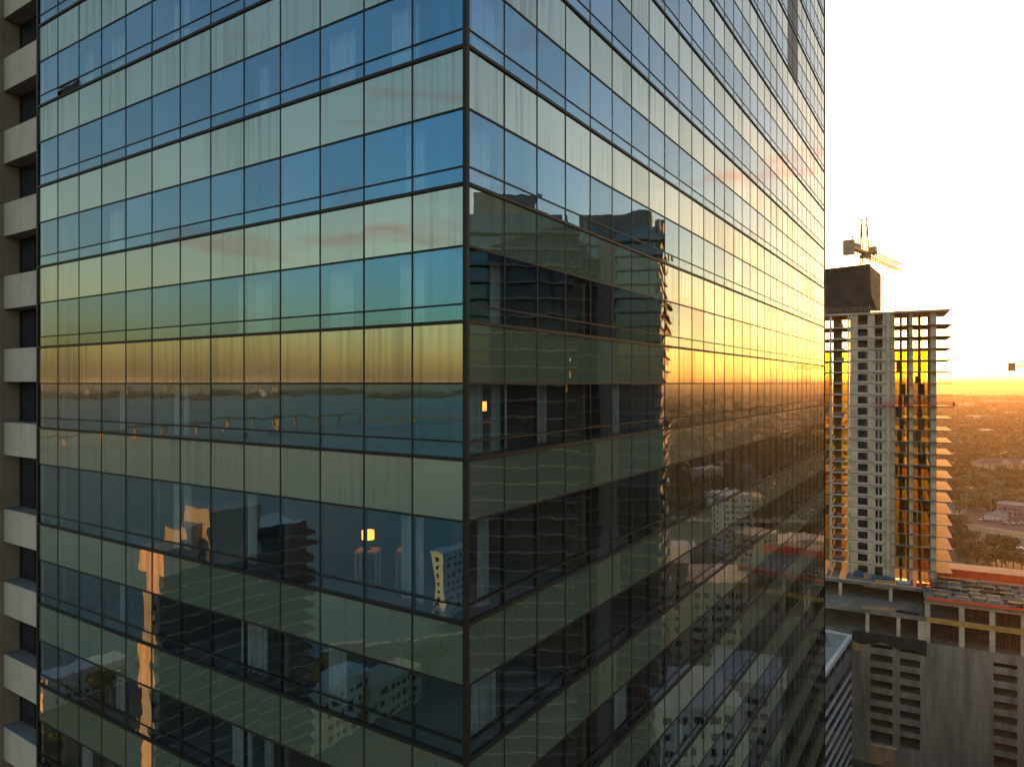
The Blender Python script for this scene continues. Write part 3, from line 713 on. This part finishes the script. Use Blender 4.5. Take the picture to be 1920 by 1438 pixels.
# ================================================================== streets, lots, rail viaduct
def sheet(name, pts, z, mt):
    m = MB(); m.add([(p.x, p.y, z) for p in pts], [tuple(range(len(pts)))]); return struct(m.build(name, mt))
GP = ground
sheet('parking_lot', [GP(1826,986), GP(2060,1010), GP(2060,952), GP(1850,948)], GZ+.008, M['asphalt'])
sheet('parking_lot', [GP(1815,1036), GP(2060,1075), GP(2060,1024), GP(1815,1001)], GZ+.008, M['asphalt'])
sheet('road', [GP(1700,981), GP(1700,967), GP(1990,916), GP(1990,925)], GZ+.004, M['asphalt'])
sheet('road', [GP(1835,938), GP(1850,936), GP(2050,985), GP(2050,993)], GZ+.012, M['asphalt'])
sheet('street', [Vector((34,-200,0)), Vector((46,-200,0)), Vector((96,150,0)), Vector((84,150,0))], GZ+.016, M['asphalt'])
sheet('street', [Vector((-60,-300,0)), Vector((-46,-300,0)), Vector((-46,300,0)), Vector((-60,300,0))], GZ+.02, M['asphalt'])
rd = Vector((22, -39, 0)).normalized(); rp = Vector((285, 424, GZ))
rail = thing('rail_viaduct', 'pale concrete elevated rail viaduct with parapets crossing behind the podium', 'viaduct', (rp.x, rp.y, GZ), math.atan2(rd.y, rd.x))
bx('deck', M['conc'], rail, -260, 260, -4.2, 4.2, 6.6, 7.6)
seg = MB(); seg.box(.1, 5.9, -.15, .15, 0, 1.1); seg = seg.mesh('parapet_panel', M['wall_tan'])
for k in range(-18, 18):
    for s in (-4.0, 4.0): link('parapet_panel', seg, rail, (k*6, s, 7.6))
for k in range(-8, 9): bx('pier', M['conc'], rail, k*30-1, k*30+1, -1.2, 1.2, 0, 6.6)
for s in (-1.9, -.5, .5, 1.9): bx('track_rail', M['rust'], rail, -258, 258, s-.06, s+.06, 7.6, 7.8)

# ================================================================== trees
def tree_meshes(seed, h, rad, leafmat, nleaf):
    rr = random.Random(seed); t = MB()
    t.bar((0,0,0), (0,0,h*.45), .035*h, .022*h, 7)
    tips = []
    for k in range(7):
        a = k*2.4 + rr.uniform(-.4,.4); l_ = rad*rr.uniform(.45,.85); p1 = Vector((math.cos(a)*l_, math.sin(a)*l_, h*rr.uniform(.55,.85)))
        t.bar((0,0,h*rr.uniform(.3,.45)), p1, .016*h, .006*h, 5); tips.append(p1)
    tips.append(Vector((0,0,h*.85))); c = MB()
    clumps = [(tp + Vector((rr.uniform(-.2,.2)*rad, rr.uniform(-.2,.2)*rad, rr.uniform(-.08,.1)*h)), rad*rr.uniform(.28,.5)) for tp in tips for _ in range(2)]
    for k in range(nleaf):
        ce, cr_ = rr.choice(clumps); d = Vector((rr.gauss(0,1), rr.gauss(0,1), rr.gauss(0,.75))).normalized()
        p = ce + d*cr_*rr.uniform(.55,1.0)**.5; s = h*rr.uniform(.022,.05)
        u = Vector((rr.gauss(0,1), rr.gauss(0,1), rr.gauss(0,.5))).normalized(); v = u.cross(Vector((rr.gauss(0,1), rr.gauss(0,1), rr.gauss(0,1)))).normalized()
        c.add([p-u*s-v*s*.6, p+u*s-v*s*.6, p+u*s*.8+v*s*.6, p-u*s*.8+v*s*.6], [(0,1,2,3)])
    return t.mesh('trunk', M['bark']), c.mesh('crown', leafmat)
protos = [tree_meshes(1, 11, 5.5, M['leaf'], 1500), tree_meshes(2, 9, 5.0, M['leaf_dry'], 1300), tree_meshes(3, 13, 5.0, M['leaf'], 1500), tree_meshes(4, 7, 3.6, M['leaf_dry'], 900)]
rt = random.Random(21)
KT = ('broad dark green tree', 'olive spreading tree', 'tall dark green tree', 'small olive bushy tree')
def tree(p, k, s, label, group):
    o = thing('tree', KT[k] + ' ' + label, 'tree', (p.x, p.y, GZ), rt.uniform(0, 6.28), group + ', ' + KT[k]); a, b = protos[k]
    x = link('trunk', a, o); y = link('crown', b, o); x.scale = y.scale = (s, s, s*rt.uniform(.9, 1.1))
spots = [(1772,1000),(1785,1010),(1800,1018),(1815,1026),(1790,1030),(1776,1040),(1806,1004),(1825,1040),(1832,1052),(1850,1058),(1868,1062),(1884,1055),(1860,1040),(1900,1064),(1916,1070),(1845,1068),(1878,1070),(1797,1050),(1812,1062)]
for px, py in spots: tree(GP(px, py), rt.choice((0,1,2)), rt.uniform(.8,1.2), 'between the podium deck and rail viaduct', 'trees before the viaduct')
spots = [(1776,938),(1788,928),(1800,944),(1812,930),(1826,942),(1838,926),(1780,908),(1796,900),(1852,918),(1866,924),(1880,914),(1895,922),(1910,912),(1870,904),(1888,900),(1905,930),(1775,960),(1800,966),(1790,885),(1778,872),(1806,880),(1818,872)]
for px, py in spots: tree(GP(px, py), rt.choice((0,1,2,3)), rt.uniform(.9,1.35), 'in the hazy blocks beyond the rail viaduct', 'trees beyond the viaduct')
# far woodland, reads as one mass
wd = MB(); rf = random.Random(4)
def blob(m, x, y, r, h, n):
    for _ in range(n):
        d = Vector((rf.gauss(0,1), rf.gauss(0,1), abs(rf.gauss(0,1)))).normalized(); p = Vector((x, y, GZ)) + Vector((d.x*r, d.y*r, h*.35 + d.z*h*.6)) * rf.uniform(.75,1.0)
        p.z = max(p.z, GZ+.8)
        u = Vector((rf.gauss(0,1), rf.gauss(0,1), rf.gauss(0,.4))).normalized(); v = u.cross(d).normalized(); s = r*rf.uniform(.22,.5)
        m.add([p-u*s-v*s, p+u*s-v*s, p+u*s+v*s, p-u*s+v*s], [(0,1,2,3)])
for i_ in range(7600):
    az = R(rf.uniform(20, 88) if i_ % 2 else rf.uniform(27, 42)); d = 480 * math.exp(rf.uniform(0, 2.6)); x, y = d*math.sin(az), d*math.cos(az)
    if d < 640 and az < R(40): continue
    blob(wd, x, y, rf.uniform(4, 8)*(1+d/6000), rf.uniform(5, 12), 40 if d < 1300 else 16)
o = wd.build('suburb_woodland', M['leaf'], kind='stuff'); tag(o, 'hazy mass of green tree crowns covering the far suburb', 'woodland')
wd2 = MB()
for _ in range(900): blob(wd2, rf.uniform(-6800,-5220), rf.uniform(-3500, 4500), rf.uniform(20, 60), rf.uniform(10, 18), 8)
o = wd2.build('far_shore_woodland', M['leaf'], kind='stuff'); tag(o, 'thin dark line of trees on the far shore of the bay', 'woodland')
for k in range(26): tree(Vector((rt.uniform(-232,-150), rt.uniform(-110, 130), 0)), rt.choice((0,2,3)), rt.uniform(.8,1.2), 'on the waterfront beside the bay', 'waterfront trees')

# ================================================================== houses and blocks of the suburb
def house_mesh(wx, wy, h, rh, wallm, roofm):
    a = MB(); a.box(-wx/2, wx/2, -wy/2, wy/2, 0, h); e = .6
    b = MB(); b.add([(-wx/2-e,-wy/2-e,h),(wx/2+e,-wy/2-e,h),(wx/2+e,wy/2+e,h),(-wx/2-e,wy/2+e,h),(-wx/2+wy/2,0,h+rh),(wx/2-wy/2,0,h+rh)], [(0,1,5,4),(1,2,5),(2,3,4,5),(3,0,4),(3,2,1,0)])
    c = MB()
    for k in range(4):
        x = -wx/2 + wx*(k+.5)/4
        for s in (-1, 1): c.box(x-.6, x+.6, min(s*wy/2, s*(wy/2+.04)), max(s*wy/2, s*(wy/2+.04)), 1.0, 2.3)
    return a.mesh('wall', wallm), b.mesh('roof', roofm), c.mesh('windows', M['win_dark'])
hp = [house_mesh(16, 10, 3.2, 2.6, M['wall_white'], M['roof_grey']), house_mesh(22, 12, 3.4, 2.8, M['wall_tan'], M['roof_brown']), house_mesh(14, 9, 5.8, 2.4, M['wall_white'], M['roof_brown'])]
hl = ['low white house with grey hipped roof in the hazy suburb', 'long tan house with brown hipped roof in the hazy suburb', 'two storey white house with brown roof in the hazy suburb']
def house(p, k, rz, label=None, group=None, s=1.0):
    o = thing('house', label or hl[k], 'house', (p.x, p.y, GZ), rz, group if label is None else None)
    for nm, me in zip(('wall', 'roof', 'window_row'), hp[k]): link(nm, me, o).scale = (s, s, s)
rh = random.Random(9)
for i_ in range(190):
    az = R(rh.uniform(29, 80) if i_ > 70 else rh.uniform(31, 37.5)); d = 600*math.exp(rh.uniform(0, 1.5)); k = rh.randrange(3); house(Vector((d*math.sin(az), d*math.cos(az), 0)), k, rh.uniform(0, 3.14), None, 'suburb houses %d' % k)
house(GP(1838, 912), 1, R(20), 'grey roofed long house in front of the tan apartment block', s=1.4)
house(GP(1793, 862), 2, R(70), 'two storey white house with gable by the far car row')
def block(p, wx, wy, h, rz, wallm, label, group=None, cat='building'):
    o = thing('city_block', label, cat, (p.x, p.y, GZ), rz, group); bx('wall', wallm, o, -wx/2, wx/2, -wy/2, wy/2, 0, h)
    bx('roof_parapet', wallm, o, -wx/2-.2, wx/2+.2, -wy/2-.2, wy/2+.2, h, h+.8)
    nf = max(1, int(h/3.3)); q = MB()
    for sg in (-1, 1):
        for k in range(max(1, int((wx-1.5)/3.0))):
            x = -wx/2 + 1.2 + k*3.0; q.box(x, x+1.5, min(sg*wy/2, sg*(wy/2+.05)), max(sg*wy/2, sg*(wy/2+.05)), 0, 1.4)
        for k in range(max(1, int((wy-1.5)/3.0))):
            y = -wy/2 + 1.2 + k*3.0; q.box(min(sg*wx/2, sg*(wx/2+.05)), max(sg*wx/2, sg*(wx/2+.05)), y, y+1.5, 0, 1.4)
    q = q.mesh('window_row', M['win_dark'])
    for f in range(nf): link('window_row', q, o, (0, 0, 1.0+f*3.3))
    return o
rb = random.Random(14)
for k in range(26):
    az = R(rb.uniform(38, 68)); d = 320*math.exp(rb.uniform(0, 2.0)); block(Vector((d*math.sin(az), d*math.cos(az), 0)), rb.uniform(14,34), rb.uniform(12,22), rb.choice((8,11,14,20,27,34)), rb.uniform(0,3.1), rb.choice((M['wall_white'], M['wall_tan'], M['conc'])), 'pale flat roofed block with rows of windows scattered through the suburb', 'suburb blocks')
for k in range(26):
    y = rb.uniform(-600, 1500); block(Vector((-5400-rb.random()*900, y, 0)), rb.uniform(30,60), rb.uniform(25,40), rb.uniform(30,95), rb.uniform(0,3.1), rb.choice((M['wall_white'], M['wall_tan'])), 'pale tower on the far shore of the bay', 'far shore towers')
wh = block(GP(1935, 966), 40, 26, 7.5, R(-40), M['panel_grey'], 'long grey metal sided warehouse beside the car park', None, 'warehouse')
for px, py, wx, wy, h, lab in ((1792,742,150,60,12,'wide pale flat roofed hall far out near the horizon'),(1862,756,120,40,14,'long cream flat roofed block in the far haze'),(1830,786,46,20,9,'pale flat roofed school wing among far trees'),(1893,778,40,18,8,'pinkish flat roofed block among far trees'),(1905,757,90,30,10,'low broad pale shed in the far haze'),(1848,815,26,14,9,'small pale block beside the lighting mast'),(1812,765,60,24,18,'boxy pale mid rise rising from the far trees')):
    block(GP(px, py), wx, wy, h, R(10+px % 30), M['wall_white'], lab)
for k, (x0, y0, x1, y1, t_) in enumerate(((1700,800,2050,792,3), (1700,840,2050,868,3), (1780,880,1990,760,4))):
    sheet('road', [GP(x0, y0+t_*.4), GP(x0, y0-t_*.4), GP(x1, y1-t_*.4), GP(x1, y1+t_*.4)], GZ+.03+.01*k, M['asphalt_pale'])
# tan apartment house with gabled bays
ap = thing('apartment_house', 'tan four storey apartment house with gabled bays and brown hipped roof', 'building', (*GP(1836, 893)[:2], GZ), R(-9))
bx('wall', M['wall_tan'], ap, 0, 90, 0, 16, 0, 13.5)
m = MB(); m.add([(-1,-1,13.5),(91,-1,13.5),(91,17,13.5),(-1,17,13.5),(9,8,18.5),(81,8,18.5)], [(0,1,5,4),(1,2,5),(2,3,4,5),(3,0,4),(3,2,1,0)]); m.build('roof', M['roof_brown'], ap)
for k in range(4):
    x = 22 + k*17; g_ = bx('gabled_bay', M['wall_tan'], ap, x, x+8, -1.6, -.01, 0, 13.6)
    m = MB(); m.prism([(x-.3,-2),(x+8.3,-2),(x+8.3,6),(x-.3,6)], 13.61, 13.75); m.add([(x-.3,-1.9,13.75),(x+8.3,-1.9,13.75),(x+4,-1.9,17.2),(x+4,7,17.2),(x-.3,6,13.75),(x+8.3,6,13.75)], [(0,1,2),(0,2,3,4),(1,5,3,2)]); m.build('gable', M['wall_tan'], ap)
    bx('recessed_bay', M['brick_red'], ap, x-7, x-2, -.3, -.012, 0, 12.5)
    for f in range(4):
        for s in (1.2, 4.9): bx('window', M['win_dark'], ap, x+s, x+s+1.7, -1.66, -1.61, 1.2+f*3.2, 2.9+f*3.2)
for f in range(4):
    for x in (3, 9): bx('window', M['win_dark'], ap, x, x+1.6, -.06, -.005, 1.2+f*3.2, 2.8+f*3.2)
# poles, wires, mast
def pole(px, py, h, label, group=None, arm=True):
    p = GP(px, py); o = thing('utility_pole', label, 'pole', (p.x, p.y, GZ), R(30), group)
    m = MB(); m.bar((0,0,0), (0,0,h), .22, .14, 7); m.build('shaft', M['pole'], o)
    if arm: bx('crossarm', M['pole'], o, -1.5, 1.5, -.1, .1, h-1.0, h-.7)
    return Vector((p.x, p.y, GZ+h-.7))
tp = [pole(px, py, h, 'tall weathered utility pole with crossarm along the road past the viaduct', 'utility poles') for px, py, h in ((1771,978,14),(1788,972,14),(1812,978,17),(1858,962,15),(1911,950,15),(1811,938,12))]
pole(1831, 1062, 15, 'slim light pole rising from the trees behind the debris net', None, False)
pm_ = pole(1852, 862, 17, 'stout pale lighting mast in front of the far houses', None, False)
wr = 0
for a, b in ((0,1),(1,2),(2,3),(3,4)):  # spans
    for s in (-1.2, 1.2):
        m = MB(); pv = None
        for k in range(9):
            t = k/8; q = tp[a].lerp(tp[b], t) + Vector((s*.87, s*.5, -4*1.1*t*(1-t)))
            if pv is not None: m.bar(pv, q, .05, n=3)
            pv = q
        tag(m.build('power_line', M['wire']), 'thin sagging power line strung between the utility poles', 'wire', 'power lines')
# ================================================================== cars
def car_proto():
    body = MB(); prof = [(-2.2,.35),(-2.2,.85),(-1.5,.95),(1.1,.95),(2.15,.78),(2.25,.4)]
    def extr(pr, w0, mb):
        n = len(pr); mb.add([(x,-w0,z) for x,z in pr] + [(x,w0,z) for x,z in pr], [tuple(range(n)), tuple(range(2*n-1,n-1,-1))] + [(i,n+i,n+(i+1)%n,(i+1)%n) for i in range(n)])
    extr(prof, .88, body)
    cab = MB(); cab.add([(-1.7,-.84,.95),(1.0,-.84,.95),(1.0,.84,.95),(-1.7,.84,.95),(-1.2,-.66,1.45),(.25,-.66,1.45),(.25,.66,1.45),(-1.2,.66,1.45)], [(0,1,5,4),(1,2,6,5),(2,3,7,6),(3,0,4,7),(4,5,6,7)])
    roof = MB(); roof.box(-1.15,.2,-.64,.64,1.45,1.5)
    wh_ = MB(); wh_.bar((0,-.1,0), (0,.1,0), .32, n=10)
    return body, cab.mesh('cabin_glass', M['car_glass']), roof, wh_.mesh('wheel', M['tyre'])
cb, cg, cro, cwl = car_proto(); cmesh = {}
for nm in ('white','silver','black','red','blue','grey'): cmesh[nm] = (cb.mesh('body', M['car_'+nm]), cro.mesh('roof', M['car_'+nm]))
def car(p, rz, col, where, grp):
    o = thing('parked_car', '%s car parked %s' % (col, where), 'car', (p.x, p.y, GZ+.02), rz, grp + ' ' + col)
    link('body', cmesh[col][0], o); link('roof', cmesh[col][1], o); link('cabin_glass', cg, o)
    for x in (-1.4, 1.4):
        for y in (-.8, .8): link('wheel', cwl, o, (x, y, .32))
rcr = random.Random(17); cl = ['white','white','silver','silver','black','grey','red','blue']
for (px, py), n, st in (((1838,977),9,(2.9,.9)), ((1850,966),8,(2.9,.9)), ((1880,983),9,(2.9,.9)), ((1893,958),7,(2.9,.8))):
    b = GP(px, py)
    for k in range(n):
        if rcr.random() < .85: car(b + Vector((st[0]*k, -st[1]*k, 0)), R(72)+rcr.uniform(-.05,.05), rcr.choice(cl), 'in the open lot beyond the rail viaduct', 'cars in the far lot')
for px, py in ((1830,1006),(1838,1012),(1836,1018),(1858,1008),(1870,1012),(1885,1014),(1905,1018),(1903,1026),(1912,1030)): car(GP(px, py), rcr.uniform(0,3), rcr.choice(cl), 'in the lot before the rail viaduct', 'cars in the near lot')
for px, py, c in ((1843,956,'silver'),(1871,960,'white'),(1790,867,'white'),(1800,868,'silver')): car(GP(px, py), R(-20), c, 'at the kerb of the road past the viaduct', 'cars by the road')

# ================================================================== towers across the street, mirrored in the glass
def residence(name, label, p, rz, wx, wy, h, wallm, edgem, balcony=1.6, step=3.1, fins=(), crown=()):
    o = thing(name, label, 'skyscraper', (p.x, p.y, GZ), rz)
    bx('glass_wall', wallm, o, -wx/2, wx/2, -wy/2, wy/2, 0, h)
    s = MB(); s.box(-wx/2-balcony, wx/2+balcony, -wy/2-balcony, wy/2+balcony, -.14, .14); s = s.mesh('balcony_slab', edgem)
    r_ = MB()
    for sg in (-1, 1):
        r_.box(-wx/2-balcony, wx/2+balcony, sg*(wy/2+balcony)-.03, sg*(wy/2+balcony)+.03, .14, 1.1); r_.box(sg*(wx/2+balcony)-.03, sg*(wx/2+balcony)+.03, -wy/2-balcony+.04, wy/2+balcony-.04, .14, 1.1)
    r_ = r_.mesh('balcony_rail', M['far_glass'])
    z = 6.0
    while z < h - 1: link('balcony_slab', s, o, (0, 0, z)); link('balcony_rail', r_, o, (0, 0, z)); z += step
    for x0, x1, y0, y1 in fins: bx('fin_wall', edgem, o, x0, x1, y0, y1, 0, h+1.5)
    for x0, x1, y0, y1, z1 in crown: bx('roof_block', edgem, o, x0, x1, y0, y1, h, h+z1)
    return o
M['grey_edge'] = mat('grey_balcony_edge', (.30, .29, .28), .8, .08)
M['white_edge'] = mat('white_balcony_edge', (.36, .30, .24), .8, .05)
M['far_glass'] = glass_mat('blue_grey_tower_glass', 2.1, (.7,.85,1.0), (.035,.042,.060), None, wave=.001)
p = seen_in('R', 950, 140)
residence('balcony_tower', 'dark balconied tower facing the glass tower from across the street', p, R(22), 22, 22, 127.5, M['far_glass'], M['white_edge'], 1.5, 3.1, (), ((-9,3,-7,6,4.5),(-3,10,-4,9,2.5)))
p = seen_in('R', 1160, 165)
tb = residence('balcony_tower', 'grey balconied tower with sunlit edge beyond the dark one across the street', p, R(39), 25, 20, 130.0, M['far_glass'], M['white_edge'], 1.3, 3.1, ((-12,12,9.6,10.7), (-13.9,-12.45,-3,1)), ((-10,-1,-7,8,4),(2,10,-7,7,2.0)))
p = seen_in('L', 385, 150)
l1 = residence('white_tower', 'white stepped tower with curved crown catching orange sun across the avenue', p, R(-33), 3.4, 24, 58.0, M['far_glass'], M['white_edge'], .6, 3.2, ((-2.0,2.0,11.6,12.7),), ((-3.5,4.5,4,13,5),(-4,5.5,-9,3,11),(-3.6,3.6,3.1,7,8)))
p = seen_in('L', 490, 172)
residence('dark_tower', 'dark curved balcony tower standing behind the white stepped tower', p, R(-24), 14, 16, 62.0, M['far_glass'], M['grey_edge'], 1.6, 3.1)
p = seen_in('L', 852, 290)
block(p, 6, 18, 27, R(-32), M['wall_white'], 'small white waterfront apartment block beside the bay')
for k, (px, d, h) in enumerate(((620, 190, 14), (720, 205, 10), (150, 215, 8))):
    block(seen_in('L', px, d), 9, 22, h, R(-35+k*1.2), (M['conc'], M['wall_tan'], M['wall_white'])[k % 3], 'low %s building between the tower and the bay' % ('grey', 'tan', 'white', 'dark grey', 'pale tan', 'cream')[k])
for k, (px, d, h) in enumerate(((1290, 150, 30), (1340, 210, 38), (1240, 210, 44), (1400, 180, 22), (1010, 60, 12), (1120, 62, 9), (1200, 85, 16))):
    block(seen_in('R', px, d), 20, 18, h, R(20+k*9), (M['wall_white'], M['conc'], M['wall_tan'])[k % 3], 'mid rise %s block across the street from the glass tower' % ('white', 'grey', 'tan', 'pale white', 'dull grey', 'light tan', 'chalky')[k])
# causeway bridge over the bay
br = thing('causeway_bridge', 'long concrete causeway bridge on piers rising over the bay', 'bridge', (0, 0, GZ))
vp = [(60, 1080, 8), (250, 1240, 16), (420, 1400, 24), (560, 1560, 20), (680, 1700, 10), (780, 1800, 6), (870, 1900, 5), (960, 2000, 5)]
bp = [(mirror(((px-960)/F*d, d), 'L'), h) for px, d, h in vp]
for (a, ha), (b, hb) in zip(bp, bp[1:]):
    m = MB(); A = Vector((a.x, a.y, ha)); B = Vector((b.x, b.y, hb)); d = (B-A); u = Vector((-d.y, d.x, 0)).normalized()*6
    m.add([A-u, A+u, B+u, B-u, A-u+Vector((0,0,4.0)), A+u+Vector((0,0,4.0)), B+u+Vector((0,0,4.0)), B-u+Vector((0,0,4.0))], [(0,3,2,1),(4,5,6,7),(0,1,5,4),(1,2,6,5),(2,3,7,6),(3,0,4,7)])
    m.build('deck_span', M['wall_tan'], br)
    n = max(2, int(d.length/55))
    for k in range(n):
        q = A.lerp(B, k/n); m = MB(); m.bar((q.x, q.y, -3), (q.x, q.y, q.z), 3.2, n=6); m.build('pier', M['wall_tan'], br)

# ================================================================== the evening air
hz = MB(); hz.box(-46000, 46000, -41000, 46000, GZ-9, 152)
hm = bpy.data.materials.new('haze'); hm.use_nodes = True
n_ = hm.node_tree.nodes; n_.remove(n_['Principled BSDF'])
pv_ = n_.new('ShaderNodeVolumePrincipled'); pv_.inputs['Color'].default_value = (1, .76, .42, 1); pv_.inputs['Density'].default_value = 0.00009; pv_.inputs['Anisotropy'].default_value = .32
hm.node_tree.links.new(pv_.outputs[0], n_['Material Output'].inputs['Volume'])
o = hz.build('haze', hm, kind='stuff'); tag(o, 'golden evening haze filling the air over the city', 'haze')
